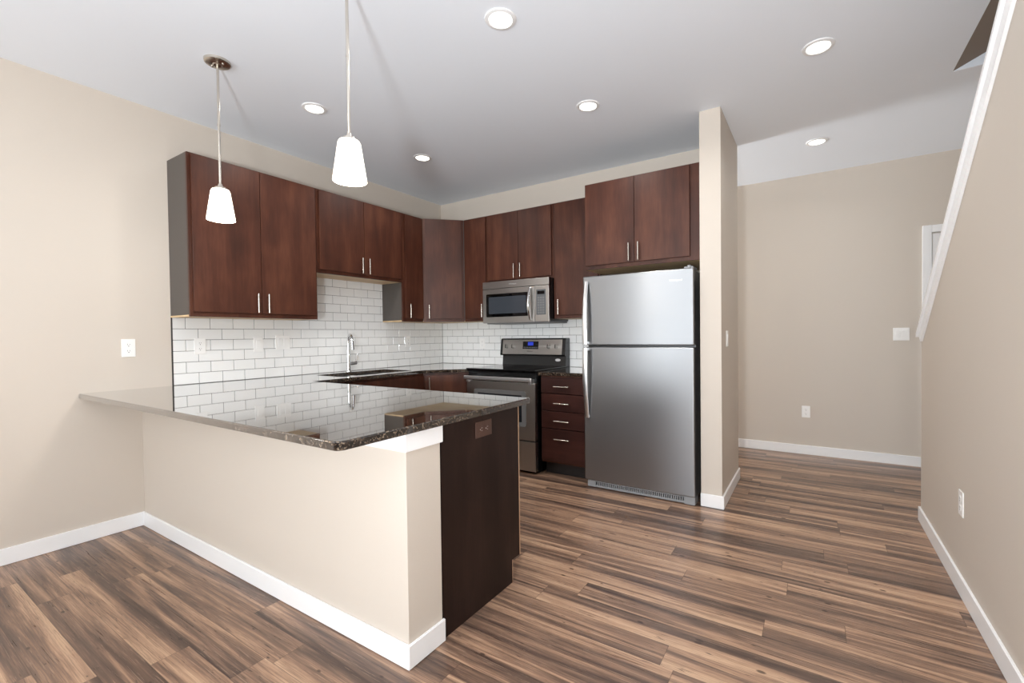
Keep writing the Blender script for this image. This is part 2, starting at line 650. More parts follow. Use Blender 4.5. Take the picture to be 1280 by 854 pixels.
# peninsula half wall with its white apron trim
struct('wall_peninsula', B().box(0.0, PEN_X, PEN_Y0, PEN_Y1, 0, CT - 0.032, 0.004), M_wall)
def ell(x0, x1, y0, y1, t, side):
    return [(x0, y0 - t), (x1 + t, y0 - t), (x1 + t, y1), (x1, y1), (x1, y0), (x0, y0)]


struct('trim_3', B().prism(ell(0.0, PEN_X, PEN_Y0, PEN_Y1 + 0.004, 0.013, 1), 'z', 0.812, CT - 0.0305, bev=0.002), M_trim)

# baseboards
HB, TB = 0.092, 0.013


def base(name, *boxes):
    b = B()
    for x0, x1, y0, y1 in boxes:
        b.box(x0, x1, y0, y1, 0.001, HB, 0.003)
    struct(name, b, M_trim)


base('baseboard_left', (0.0, TB, YF, PEN_Y0))
struct('baseboard_peninsula', B().prism(ell(TB, PEN_X, PEN_Y0, PEN_Y1 + 0.004, TB, 1), 'z', 0.001, HB, bev=0.003), M_trim)
struct('baseboard_partition', B().prism(ell(3.108, 3.251, -0.672, 0.124, TB, 1), 'z', 0.001, HB, bev=0.003), M_trim)
base('baseboard_far', (-1.6, 4.615, YFAR - TB, YFAR))
base('baseboard_stair', (XW - TB, XW, YF, -0.235), (XW - TB, XW + 0.13, -0.235, -0.235 + TB))

# door at the end of the hall
b = B()
b.box(4.617, 4.680, YFAR - 0.018, YFAR, 0.001, 2.172, 0.003)
b.box(5.480, 5.543, YFAR - 0.018, YFAR, 0.001, 2.172, 0.003)
b.box(4.680, 5.480, YFAR - 0.018, YFAR, 2.108, 2.172, 0.003)
struct('trim_4', b, M_trim)
b = B()
b.box(4.690, 5.474, YFAR + 0.006, YFAR + 0.045, 0.008, 2.098, 0.003)
for z0, z1 in ((0.25, 0.95), (1.10, 1.95)):
    b.box(4.80, 5.36, YFAR + 0.002, YFAR + 0.006, z0, z1, 0.002)
dr = struct('door_1', b, M_trim)
B().cyl((4.75, YFAR - 0.001, 1.0), (4.75, YFAR - 0.045, 1.0), 0.012).lathe([(0.0, 0.0), (0.024, 0.004), (0.026, 0.02), (0.0, 0.03)], (4.75, YFAR - 0.06, 0.985)).link('door_handle', M_nickel, dr)

# ================================================================ TILE BACKSPLASH
TT = 0.008
PIT, TW = 0.0792, 0.1555


def splash(name, axis, length, start, rows, skip):
    """running-bond tile, one mesh; rows laid from the counter up"""
    b = B()
    g = 0.0032
    for r in range(rows):
        z0 = CT + 0.0015 + r * PIT
        u = start - (TW / 2 if r % 2 else 0.0)
        while u < length - 1e-4:
            u0, u1 = max(u, start), min(u + TW, length)
            u += TW
            u0 += g / 2
            u1 -= g / 2
            if u1 - u0 < 0.012:
                continue
            lo, hi = skip(r)
            u0, u1 = max(u0, lo), min(u1, hi)
            if u1 - u0 < 0.012:
                continue
            if axis == 'x':
                b.box(0.0032, TT, u0, u1, z0 + g / 2, z0 + PIT - g / 2, 0.0012, 1)
            else:
                b.box(u0, u1, -TT, -0.0032, z0 + g / 2, z0 + PIT - g / 2, 0.0012, 1)
    o = struct(name, b, M_tile)
    return o


T0 = -2.706
TOPA = CT + 0.0015 + 6 * PIT
sl = splash('backsplash_left', 'x', -0.0085, T0, 11, lambda r: (-9, 9) if r < 6 else (-1.803, -0.892))
b = B().box(0.0004, 0.0058, T0, -0.0005, CT + 0.0005, TOPA)
b.box(0.0004, 0.0058, -1.803, -0.892, TOPA, CT + 0.0015 + 11 * PIT)
b.link('grout', M_grout, sl, False)
B().box(0.0004, 0.0095, T0 - 0.006, T0, CT + 0.0005, TOPA).link('edge_strip', M_black_edge, sl, False)
sb = splash('backsplash_back', 'y', 2.20, 0.0085, 6, lambda r: (-9, 9))
B().box(0.0005, 2.20, -0.0058, -0.0004, CT + 0.0005, TOPA).link('grout', M_grout, sb, False)

# ================================================================ UPPER CABINETS
DF, DT = 0.305, 0.019      # carcass depth, door thickness


def pull(parent, x, y, z, vertical=True, L=0.14):
    """bar pull standing off a front whose face is at local y"""
    b = B()
    o = 0.030
    if vertical:
        b.cyl((x, y - o, z - L / 2), (x, y - o, z + L / 2), 0.0058, bev=0.001, seg=16)
        for dz in (-0.048, 0.048):
            b.cyl((x, y, z + dz), (x, y - o, z + dz), 0.0045, seg=12)
    else:
        b.cyl((x - L / 2, y - o, z), (x + L / 2, y - o, z), 0.0058, bev=0.001, seg=16)
        for dx in (-0.048, 0.048):
            b.cyl((x + dx, y, z), (x + dx, y - o, z), 0.0045, seg=12)
    return b.link('handle', M_nickel, parent)


def front(parent, name, x0, x1, y, z0, z1, mat=None):
    return B().box(x0, x1, y - DT, y, z0, z1, 0.0025).link(name, mat or M_wood, parent)


def upper(label, loc, rz, W, z0, z1, doors, handles, depth=DF, bottom=0.031, top=0.010, side=0.014, group='wall cabinets', rstile=0.04):
    """doors: list of (x0,x1); handles: list of 'l'/'r' (edge of the door that carries the pull)"""
    H = z1 - z0
    t = thing('wall_cabinet', label, 'cabinet', (loc[0], loc[1], z0), rz, group)
    ft = 0.019
    b = B()
    b.box(0.001, 0.016, -(depth - ft), -0.001, 0.012, H)
    b.box(W - 0.016, W - 0.001, -(depth - ft), -0.001, 0.012, H)
    b.box(0.016, W - 0.016, -(depth - ft), -0.001, H - 0.016, H)
    b.box(0.016, W - 0.016, -0.008, -0.001, 0.012, H - 0.016)
    b.link('carcass', M_side, t, False)
    b = B()
    st = 0.04
    b.box(0.001, st, -depth, -(depth - ft), 0, H, 0.0012)
    b.box(W - rstile, W - 0.001, -depth, -(depth - ft), 0, H, 0.0012)
    b.box(st, W - rstile, -depth, -(depth - ft), 0, st, 0.0012)
    b.box(st, W - rstile, -depth, -(depth - ft), H - st, H, 0.0012)
    if len(doors) == 2:
        b.box(W / 2 - 0.02, W / 2 + 0.02, -depth, -(depth - ft), st, H - st, 0.0012)
    b.link('face_frame', M_wood, t)
    B().box(0.0, W, -(depth - ft), -0.001, 0.0, 0.012).link('underside_panel', M_maple, t, False, label='pale unstained maple underside panel')
    for (x0, x1), h in zip(doors, handles):
        d = front(t, 'door', x0, x1, -depth - 0.0008, bottom, H - top)
        hx = x0 + 0.036 if h == 'l' else x1 - 0.036
        if h:
            pull(d, hx, -depth - DT, bottom + 0.076)
    return t


R90, R45 = PI / 2, PI / 4


def pair(W, e=0.014, g=0.003, e2=None):
    e2 = e if e2 is None else e2
    return [(e, W / 2 - g / 2), (W / 2 + g / 2, W - e2)]


YA, YB_, YC_, YD_ = -2.712, -1.806, -0.890, -0.614
W1, W2, W3 = YB_ - YA, YC_ - YB_, YD_ - YC_
upper('tall two-door espresso wall cabinet whose grey side panel faces the empty beige wall', (0, YA), R90, W1, ZB, ZT, pair(W1, 0.018), 'rl')
upper('short two-door espresso wall cabinet above the sink and faucet', (0, YB_), R90, W2, 1.779, ZT, pair(W2, 0.018), 'rl', bottom=0.028)
upper('narrow single-door espresso wall cabinet between the sink cabinet and the corner cabinet', (0, YC_), R90, W3, ZB, ZT, [(0.030, W3 - 0.010)], 'l', side=0.02)

# diagonal corner cabinet: five-sided carcass, one door on the diagonal
t = thing('corner_wall_cabinet', 'diagonal corner espresso wall cabinet with one door facing the room', 'cabinet', (0, 0, ZB), 0, 'wall cabinets')
CW = 0.612
H = ZT - ZB
A_, B_ = (DF + 0.004, -CW), (CW, -DF - 0.004)
B().prism([(0.001, -0.001), (0.001, -CW), (DF - 0.010, -CW), (CW, -DF + 0.010), (CW, -0.001)], 'z', 0.012, H).link('carcass', M_side, t, False)
B().prism([(0.001, -0.001), (0.001, -CW), (DF - 0.010, -CW), (CW, -DF + 0.010), (CW, -0.001)], 'z', 0.0, 0.0118).link('underside_panel', M_maple, t, False, label='pale unstained maple underside panel')
dl = math.hypot(B_[0] - A_[0], B_[1] - A_[1])
rot = Matrix.Translation((A_[0], A_[1], 0)) @ Matrix.Rotation(R45, 4, 'Z')
b = B()
for x0, x1, z0, z1 in ((0, 0.045, 0, H), (dl - 0.045, dl, 0, H), (0.045, dl - 0.045, 0, 0.04), (0.045, dl - 0.045, H - 0.04, H)):
    b.box(x0, x1, 0.0, 0.010, z0, z1, 0.0012, 2, rot)
b.link('face_frame', M_wood, t)
d = B().box(0.026, dl - 0.022, -DT, -0.0008, 0.031, H - 0.010, 0.0025, 2).link('door', M_wood, t)
d.matrix_local = rot
pull(d, 0.026 + 0.036, -DT, 0.107)

XD, XE, XF, XG = 0.616, 0.930, 1.714, 2.186
upper('narrow single-door espresso wall cabinet between the corner cabinet and the microwave', (XD, 0), 0, XE - XD, ZB, ZT, [(0.030, XE - XD - 0.012)], 'r')
upper('short two-door espresso wall cabinet directly above the microwave', (XE, 0), 0, XF - XE, 1.778, ZT, pair(XF - XE, 0.016), 'rl', bottom=0.022)
upper('single-door espresso wall cabinet between the microwave and the refrigerator', (XF, 0), 0, XG - XF, ZB, ZT, [(0.030, XG - XF - 0.014)], 'l')
W = 3.104 - XG
upper('deep two-door espresso cabinet above the stainless refrigerator', (XG, 0), 0, W, 1.772, ZT,
      [(0.008, 0.4235), (0.4265, 0.843)], 'rl', depth=0.605, bottom=0.030, rstile=0.09)

# ================================================================ BASE CABINETS
BH, TK = 0.882, 0.115


def base_cabinet(label, name, loc, rz, W, depth, fronts, group='base cabinets', sides=True, toe=0.07):
    t = thing(name, label, 'cabinet', (loc[0], loc[1], 0), rz, group)
    ft = 0.019
    b = B()
    b.box(0.002, 0.018, -(depth - ft), -0.012, TK, BH)
    b.box(W - 0.018, W - 0.002, -(depth - ft), -0.012, TK, BH)
    b.box(0.018, W - 0.018, -(depth - ft), -0.012, TK, TK + 0.016)
    b.box(0.018, W - 0.018, -0.02, -0.012, TK + 0.016, BH)
    b.link('carcass', M_wood, t, False)
    b = B()
    st = 0.035
    b.box(0.002, st, -depth, -(depth - ft), TK, BH, 0.001)
    b.box(W - st, W - 0.002, -depth, -(depth - ft), TK, BH, 0.001)
    b.box(st, W - st, -depth, -(depth - ft), TK, TK + st, 0.001)
    b.box(st, W - st, -depth, -(depth - ft), BH - 0.03, BH, 0.001)
    b.link('face_frame', M_wood, t)
    B().box(0.004, W - 0.004, -(depth - toe), -(depth - toe - 0.015), 0.001, TK).link('toe_kick', M_toe, t, False, label='black recessed toe kick')
    for kind, x0, x1, z0, z1, h in fronts:
        mat = M_wood_h if kind == 'drawer' else M_wood
        d = front(t, kind, x0, x1, -depth - 0.0008, z0, z1, mat)
        if h == 'c':
            pull(d, (x0 + x1) / 2, -depth - DT, z1 - 0.078 if z1 - z0 < 0.2 else z1 - 0.082, False, 0.145)
        elif h == 'l':
            pull(d, x0 + 0.036, -depth - DT, z1 - 0.085)
        elif h == 'r':
            pull(d, x1 - 0.036, -depth - DT, z1 - 0.085)
    return t


# four-drawer stack right of the range
XD0, XD1 = 1.741, 2.186
Wd = XD1 - XD0
base_cabinet('four-drawer espresso base cabinet between the range and the refrigerator', 'drawer_cabinet', (XD0, 0), 0, Wd, 0.605,
             [('drawer', 0.010, Wd - 0.010, z0, z1, 'c') for z0, z1 in ((0.728, 0.868), (0.576, 0.722), (0.422, 0.570), (0.135, 0.416))])
# sink base on the left wall
base_cabinet('two-door espresso sink base cabinet under the faucet along the tiled left wall', 'sink_cabinet', (0, -1.832), R90, 0.915, 0.605,
             [('false_drawer_front', 0.012, 0.903, 0.715, 0.862, None), ('door', 0.012, 0.456, 0.140, 0.708, 'r'), ('door', 0.459, 0.903, 0.140, 0.708, 'l')])
# diagonal corner base
t = thing('corner_base_cabinet', 'diagonal corner espresso base cabinet left of the range, one door with a bar pull', 'cabinet', (0, 0, 0), 0, 'base cabinets')
CB, DB = 0.914, 0.605
poly = [(0.012, -0.012), (0.012, -CB), (DB - 0.014, -CB), (CB, -DB + 0.014), (CB, -0.012)]
B().prism(poly, 'z', TK, BH).link('carcass', M_wood, t, False)
A_, B_ = (DB, -CB), (CB, -DB)
dl = math.hypot(B_[0] - A_[0], B_[1] - A_[1])
rot = Matrix.Translation((A_[0], A_[1], 0)) @ Matrix.Rotation(R45, 4, 'Z')
b = B()
for x0, x1, z0, z1 in ((0, 0.04, TK, BH), (dl - 0.04, dl, TK, BH), (0.04, dl - 0.04, TK, TK + 0.035), (0.04, dl - 0.04, BH - 0.03, BH)):
    b.box(x0, x1, 0.0, 0.009, z0, z1, 0.001, 2, rot)
b.link('face_frame', M_wood, t)
B().box(0.0, dl, 0.07, 0.085, 0.001, TK, 0, 2, rot).link('toe_kick', M_toe, t, False, label='black recessed toe kick')
d = B().box(0.018, dl - 0.018, -DT, -0.0008, 0.140, 0.862, 0.0025).link('door', M_wood, t)
d.matrix_local = rot
pull(d, 0.054, -DT, 0.772)

# peninsula cabinets, facing the kitchen (away from the living room); finished end panel toward the hall
t = thing('peninsula_cabinet', 'long base cabinet behind the peninsula half wall with dark brown finished end panel', 'cabinet', (2.519, -2.699, 0), PI, 'base cabinets')
Wp, Dp = 1.895, 0.566
b = B()
b.box(0.022, Wp, -(Dp - 0.022), -0.003, TK, BH)
b.link('carcass', M_wood, t, False)
b = B()
for x0, x1, z0, z1 in ((0.022, 0.06, TK, BH), (Wp - 0.04, Wp, TK, BH), (0.06, Wp - 0.04, TK, TK + 0.035), (0.06, Wp - 0.04, BH - 0.03, BH), (0.64, 0.68, TK + 0.035, BH - 0.03), (1.26, 1.30, TK + 0.035, BH - 0.03)):
    b.box(x0, x1, -Dp + 0.0, -(Dp - 0.02), z0, z1, 0.001)
b.link('face_frame', M_wood, t)
B().box(0.022, Wp, -(Dp - 0.075), -(Dp - 0.09), 0.001, TK).link('toe_kick', M_toe, t, False, label='black recessed toe kick')
for x0, x1, h in ((0.030, 0.655, 'r'), (0.665, 1.275, 'l'), (1.285, Wp - 0.06, 'r')):
    d = front(t, 'door', x0, x1, -Dp - 0.0008, 0.140, 0.862)
    pull(d, x0 + 0.036 if h == 'l' else x1 - 0.036, -Dp - DT, 0.777)
# end panel with its toe notch: outline in (y, z)
B().prism([(-0.003, 0.001), (-(Dp - 0.07), 0.001), (-(Dp - 0.07), TK), (-Dp + 0.003, TK), (-Dp + 0.003, BH), (-0.003, BH)], 'x', 0.0, 0.021).link('end_panel', M_panel, t, False, label='dark brown finished end panel with toe notch')
B().box(0.0, 0.021, -Dp - 0.004, -Dp + 0.0025, TK, BH).box(0.0, 0.021, -(Dp - 0.0665), -(Dp - 0.0695), 0.001, TK - 0.001).link('edge_band', M_edge, t, False, label='pale raw edge of the end panel')

# ================================================================ COUNTERTOPS
CZ0 = 0.884


def arc(cx, cy, r, a0, a1, n=8):
    return [(cx + r * math.cos(a0 + (a1 - a0) * k / n), cy + r * math.sin(a0 + (a1 - a0) * k / n)) for k in range(n + 1)]


def rrect(x0, x1, y0, y1, r, n=6):
    return (arc(x1 - r, y0 + r, r, -PI / 2, 0, n) + arc(x1 - r, y1 - r, r, 0, PI / 2, n) +
            arc(x0 + r, y1 - r, r, PI / 2, PI, n) + arc(x0 + r, y0 + r, r, PI, 1.5 * PI, n))


CY0, CY1, CX1, CXF = -3.187, -2.074, 2.557, 0.648
outline = [(0.001, CY0)] + arc(CX1 - 0.03, CY0 + 0.03, 0.03, -PI / 2, 0, 6) + arc(CX1 - 0.012, CY1 - 0.012, 0.012, 0, PI / 2, 4) + \
    [(CXF, CY1), (CXF, -0.935), (0.933, -0.648), (0.942, -0.648), (0.942, -0.001), (0.001, -0.001)]
SX0, SX1, SY0, SY1 = 0.155, 0.560, -1.745, -1.005
ct = thing('countertop', 'polished dark granite countertop running over the peninsula and around the sink', 'countertop', (1.2, -2.6, CZ0), 0, 'granite worktops')


def shift(o, t):
    """mesh was modelled in world space: bring it into the thing's space"""
    o.data.transform(Matrix.Translation(-t.location))
    return o


shift(B().prism(outline, 'z', CZ0, CT, holes=[rrect(SX0, SX1, SY0, SY1, 0.045)], bev=0.004, seg=3).link('slab', M_granite, ct), ct)
ct2 = thing('countertop', 'small polished dark granite countertop between the range and the refrigerator', 'countertop', (1.96, -0.3, CZ0), 0, 'granite worktops')
shift(B().prism([(1.735, -0.001), (1.735, -0.648), (2.188, -0.648), (2.188, -0.001)], 'z', CZ0, CT, bev=0.004, seg=3).link('slab', M_granite, ct2), ct2)

# ================================================================ SINK AND FAUCET
sk = thing('kitchen_sink', 'stainless double-bowl sink sunk in the granite below the faucet', 'sink', ((SX0 + SX1) / 2, (SY0 + SY1) / 2, 0.70))


def bowl(y0, y1):
    b = B()
    top, bot = rrect(SX0 - 0.012, SX1 + 0.012, y0, y1, 0.06), rrect(SX0 + 0.02, SX1 - 0.02, y0 + 0.03, y1 - 0.03, 0.07)
    t = bmesh.new()
    rings = [[t.verts.new((p[0], p[1], z)) for p in ring] for ring, z in ((top, 0.8825), (top, 0.875), (bot, 0.73), (rrect(SX0 + 0.05, SX1 - 0.05, y0 + 0.06, y1 - 0.06, 0.06), 0.715))]
    n = len(top)
    for a, c in zip(rings, rings[1:]):
        for k in range(n):
            t.faces.new((a[k], a[(k + 1) % n], c[(k + 1) % n], c[k]))
    t.faces.new(rings[-1][::-1])
    bmesh.ops.recalc_face_normals(t, faces=t.faces)
    bmesh.ops.reverse_faces(t, faces=t.faces)
    b._join(t)
    o = shift(b.link('bowl', M_sink, sk), sk)
    so = o.modifiers.new('shell', 'SOLIDIFY')
    so.thickness = 0.0015
    cx, cy = (SX0 + SX1) / 2, (y0 + y1) / 2
    shift(B().lathe([(0.045, 0.0), (0.045, 0.003), (0.034, 0.003), (0.028, -0.001), (0.0, -0.001)], (cx, cy, 0.7168)).link('drain', M_chrome, o), sk)
    return o


ym = SY0 + 0.40
bowl(SY0 - 0.012, ym - 0.006)
bowl(ym + 0.006, SY1 + 0.012)
shift(B().box(SX0 - 0.012, SX1 + 0.012, ym - 0.0065, ym + 0.0065, 0.862, 0.8775, 0.003).link('divider', M_sink, sk), sk)

fx, fy = 0.085, -1.362
ft = thing('faucet', 'chrome pull-down faucet with side lever standing behind the sink', 'faucet', (fx, fy, CT))
B().lathe([(0.0, 0.0005), (0.028, 0.0005), (0.028, 0.006), (0.024, 0.012), (0.0, 0.012)]).link('base', M_chrome, ft)
B().cyl((0, 0, 0.010), (0, 0, 0.20), 0.019, 0.0165, 24).link('body', M_chrome, ft)
dirx, diry = 0.93, -0.36
pts = [(0, 0, 0.195), (0, 0, 0.27)]
Rr = 0.062
for k in range(1, 11):
    a = PI * k / 11 * 0.98
    pts.append((dirx * Rr * (1 - math.cos(a)), diry * Rr * (1 - math.cos(a)), 0.285 + Rr * math.sin(a)))
sp = B().tube(pts, 0.0125).link('spout', M_chrome, ft)
e = Vector(pts[-1])
B().cyl((e.x, e.y, e.z + 0.005), (e.x + dirx * 0.018, e.y + diry * 0.018, e.z - 0.10), 0.0135, 0.019, 20, 0.003).link('spray_head', M_chrome, ft)
lv = B().cyl((0, 0.012, 0.075), (0, 0.085, 0.080), 0.0165, 0.0175, 20, 0.004).link('lever_hub', M_chrome, ft)
B().tube([(0, 0.078, 0.085), (0.002, 0.088, 0.115), (0.004, 0.096, 0.165)], [0.0065, 0.006, 0.0075], 12).link('lever', M_chrome, lv)

# ================================================================ REFRIGERATOR
rx0, rx1 = 2.220, 3.080
rf = thing('refrigerator', 'stainless top-freezer refrigerator between the drawer cabinet and the beige partition', 'refrigerator', ((rx0 + rx1) / 2, -0.35, 0))


def L(o):
    return shift(o, rf)


L(B().box(rx0 + 0.006, rx1 - 0.004, -0.657, -0.04, 0.045, 1.686, 0.006).link('cabinet_shell', M_gray, rf, label='grey painted cabinet shell'))
dy0, dy1 = -0.735, -0.663
fz = L(B().box(rx0, rx1, dy0, dy1, 1.1505, 1.701, 0.010, 3).link('freezer_door', M_steel, rf))
fd = L(B().box(rx0, rx1, dy0, dy1, 0.066, 1.1375, 0.010, 3).link('refrigerator_door', M_steel, rf))
L(B().box(rx0 + 0.012, rx1 - 0.012, dy1, -0.656, 0.075, 1.695).link('door_gasket', M_black, rf, False))


def fridge_handle(zs, parent):
    """bowed flat bar; zs = list of (z, stand-off, half width)"""
    t = bmesh.new()
    rings = []
    xc = rx0 + 0.036
    for z, so, hw in zs:
        y = dy0 - so
        ring = [(xc - hw, y + 0.005), (xc - hw, y - 0.004), (xc - hw * 0.5, y - 0.010), (xc + hw * 0.5, y - 0.010), (xc + hw, y - 0.004), (xc + hw, y + 0.005)]
        rings.append([t.verts.new((p[0], p[1], z)) for p in ring])
    for a, c in zip(rings, rings[1:]):
        for k in range(6):
            t.faces.new((a[k], a[(k + 1) % 6], c[(k + 1) % 6], c[k]))
    t.faces.new(rings[0][::-1])
    t.faces.new(rings[-1])
    bmesh.ops.recalc_face_normals(t, faces=t.faces)
    b = B()
    b._join(t)
    ztop, zbot = max(z for z, _, _ in zs), min(z for z, _, _ in zs)
    for zz in (ztop - 0.012, zbot + 0.012):
        b.box(xc - 0.014, xc + 0.014, dy0 - 0.048 if abs(zz - 1.14) < 0.05 else dy0 - 0.012, dy0 - 0.0005, zz - 0.011, zz + 0.011, 0.003)
    return L(b.link('handle', M_handle, parent))


def bow(z0, s0, z1, s1, bulge, n=14, w0=0.015, w1=0.021):
    out = []
    for k in range(n + 1):
        f = k / n
        out.append((z0 + (z1 - z0) * f, s0 + (s1 - s0) * f + bulge * math.sin(PI * f), w0 + (w1 - w0) * f))
    return out


fridge_handle(bow(1.660, 0.013, 1.157, 0.048, 0.020), fz)
fridge_handle(bow(0.570, 0.013, 1.131, 0.048, 0.020), fd)
# toe grille
b = B()
b.box(rx0 + 0.014, rx1 - 0.06, -0.705, -0.690, 0.006, 0.022, 0.003)
b.box(rx0 + 0.014, rx0 + 0.085, -0.708, -0.690, 0.006, 0.058, 0.003)
b.box(rx0 + 0.085, rx1 - 0.06, -0.704, -0.690, 0.048, 0.056, 0.002)
for k in range(44):
    x = rx0 + 0.095 + k * 0.0158
    b.box(x, x + 0.0085, -0.704, -0.690, 0.021, 0.049, 0.001, 1)
g = L(b.link('toe_grille', M_grille, rf))
L(B().box(rx0 + 0.02, rx1 - 0.06, -0.689, -0.660, 0.008, 0.060).link('grille_backing', M_black, g, False))
L(B().box(rx1 - 0.080, rx1 - 0.004, -0.715, -0.600, 0.004, 0.0625, 0.004).link('hinge_foot', M_grille, rf))
L(B().box(rx1 - 0.075, rx1 - 0.012, -0.700, -0.575, 1.7015, 1.716, 0.003).cyl((rx1 - 0.04, -0.695, 1.7015), (rx1 - 0.04, -0.695, 1.724), 0.014, seg=16, bev=0.002).link('top_hinge', M_grille, rf))
text('badge', 'Whirlpool', 0.022, M_mark, fz, (2.955 - rf.location.x, dy0 - 0.0004 + 0.35, 1.620), (PI / 2, 0, 0))

# ================================================================ MICROWAVE
mx0, mx1, mz0, mz1 = 0.936, 1.711, 1.362, 1.776
mw = thing('microwave', 'stainless over-the-range microwave hung under the short cabinet above the range', 'microwave', ((mx0 + mx1) / 2, -0.2, mz0))


def LM(o):
    return shift(o, mw)


my = -0.400
LM(B().box(mx0 + 0.004, mx1 - 0.002, my + 0.025, -0.009, mz0 + 0.008, mz1 - 0.001, 0.003).link('casing', M_black, mw, label='black steel casing'))
LM(B().box(mx0 + 0.03, mx1 - 0.012, my + 0.03, -0.012, mz0 - 0.010, mz0 + 0.0078, 0.002).link('vent_plate', M_gray, mw, label='dark grey underside vent plate'))
wm, hm = mx1 - mx0, mz1 - mz0
vz = mz1 - 0.172 * hm
vent = LM(B().box(mx0, mx1, my, my + 0.025, vz + 0.002, mz1, 0.003).link('vent_panel', M_steel_d, mw))
dxr = mx0 + 0.795 * wm
door = LM(B().box(mx0, dxr - 0.0015, my, my + 0.025, mz0, vz - 0.002, 0.004).link('door', M_steel_d, mw))
wx0, wx1, wz0, wz1 = mx0 + 0.058 * wm, mx0 + 0.705 * wm, mz0 + 0.145 * hm, mz0 + 0.70 * hm
LM(B().prism(rrect(wx0, wx1, wz0, wz1, 0.012), 'y', my - 0.0025, my).link('window_bezel', M_blackglass, door))
LM(B().prism(rrect(wx0 + 0.032, wx1 - 0.02, wz0 + 0.032, wz1 - 0.030, 0.01), 'y', my - 0.0035, my - 0.0026).link('window_glass', M_mesh, door))
hx = mx0 + 0.742 * wm
pts, rr = [], []
for k in range(13):
    f = k / 12
    pts.append((hx, my - 0.012 - 0.034 * math.sin(PI * f), mz0 + 0.05 * hm + f * 0.75 * hm))
    rr.append(0.010 + 0.005 * math.sin(PI * f))
LM(B().tube(pts, rr, 16).cyl((hx, my, pts[0][2] + 0.004), (hx, my - 0.014, pts[0][2] + 0.004), 0.010).cyl((hx, my, pts[-1][2] - 0.004), (hx, my - 0.014, pts[-1][2] - 0.004), 0.010).link('handle', M_chrome, door))
cp = LM(B().box(dxr + 0.0015, mx1, my, my + 0.025, mz0, vz - 0.002, 0.004).link('control_panel', M_steel_d, mw))
kx0, kx1, kz0, kz1 = mx0 + 0.825 * wm, mx0 + 0.958 * wm, mz0 + 0.16 * hm, mz0 + 0.735 * hm
LM(B().prism(rrect(kx0, kx1, kz0, kz1, 0.004), 'y', my - 0.002, my).link('keypad', M_keys, cp))
LM(B().box(kx0 + 0.012, kx1 - 0.012, my - 0.003, my - 0.0021, kz1 - 0.045, kz1 - 0.014).link('display', M_blackglass, cp, False))
b = B()
for r in range(7):
    for c in range(3):
        x = kx0 + 0.014 + c * 0.027
        z = kz0 + 0.012 + r * 0.0235
        b.box(x, x + 0.020, my - 0.003, my - 0.0021, z, z + 0.015, 0.0004, 1)
LM(b.link('buttons', M_gray, cp))
text('badge', 'Whirlpool', 0.020, M_mark, vent, (mx0 + 0.475 * wm - mw.location.x, my + 0.2 - 0.0004, mz1 - 0.085 * hm - mz0), (PI / 2, 0, 0))

# ================================================================ RANGE
gx0, gx1 = 0.951, 1.727
rg = thing('range', 'stainless and black electric range below the microwave, glass cooktop and blue clock', 'stove', ((gx0 + gx1) / 2, -0.33, 0))


def LG(o):
    return shift(o, rg)


gy = -0.690
LG(B().box(gx0 + 0.004, gx1 - 0.002, -0.640, -0.012, 0.012, 0.900, 0.003).link('body', M_black, rg, label='black body sides'))
# cooktop
top = LG(B().box(gx0 - 0.004, gx1 + 0.003, -0.690, -0.100, 0.9155, 0.928, 0.004, 3).box(gx0, gx1, -0.675, -0.09, 0.9005, 0.9155).link('cooktop', M_blackglass, rg))
for cx, cy, r in ((gx0 + 0.19, -0.52, 0.105), (gx1 - 0.19, -0.52, 0.085), (gx0 + 0.19, -0.25, 0.075), (gx1 - 0.19, -0.25, 0.105)):
    LG(B().lathe([(r, 0.0), (r, 0.0003), (r - 0.006, 0.0003), (r - 0.006, 0.0)], (cx, cy, 0.9281), 48).link('burner_ring', M_burner, top))
LG(B().box(gx0 + 0.003, gx1 - 0.003, -0.662, -0.641, 0.800, 0.899, 0.003).link('front_lip', M_black, rg))
# oven door
od = LG(B().box(gx0 + 0.002, gx1 - 0.002, gy, -0.642, 0.302, 0.812, 0.005).link('oven_door', M_steel_d, rg))
ox0, ox1 = gx0 + 0.115 * 0.776 + 0.005, gx1 - 0.115 * 0.776 - 0.005
LG(B().prism(rrect(ox0, ox1, 0.420, 0.738, 0.028), 'y', gy - 0.0025, gy).link('window_bezel', M_gray, od))
LG(B().prism(rrect(ox0 + 0.045, ox1 - 0.045, 0.460, 0.700, 0.008), 'y', gy - 0.0035, gy - 0.0026).link('window_glass', M_ovenglass, od))
LG(B().box(gx0 + 0.004, gx1 - 0.008, gy - 0.050, gy - 0.028, 0.825, 0.862, 0.008, 3).box(gx0 + 0.02, gx0 + 0.05, gy - 0.03, gy + 0.03, 0.80, 0.848, 0.004).box(gx1 - 0.05, gx1 - 0.02, gy - 0.03, gy + 0.03, 0.80, 0.848, 0.004).link('handle', M_handle, od))
LG(B().box(gx0 + 0.002, gx1 - 0.002, gy, -0.642, 0.030, 0.292, 0.005).link('storage_drawer', M_steel_d, rg))
b = B()
for x in (gx0 + 0.06, gx1 - 0.06):
    for y in (-0.60, -0.10):
        LG(B().cyl((x, y, 0.0005), (x, y, 0.0118), 0.018, seg=16).link('leg', M_black, rg))
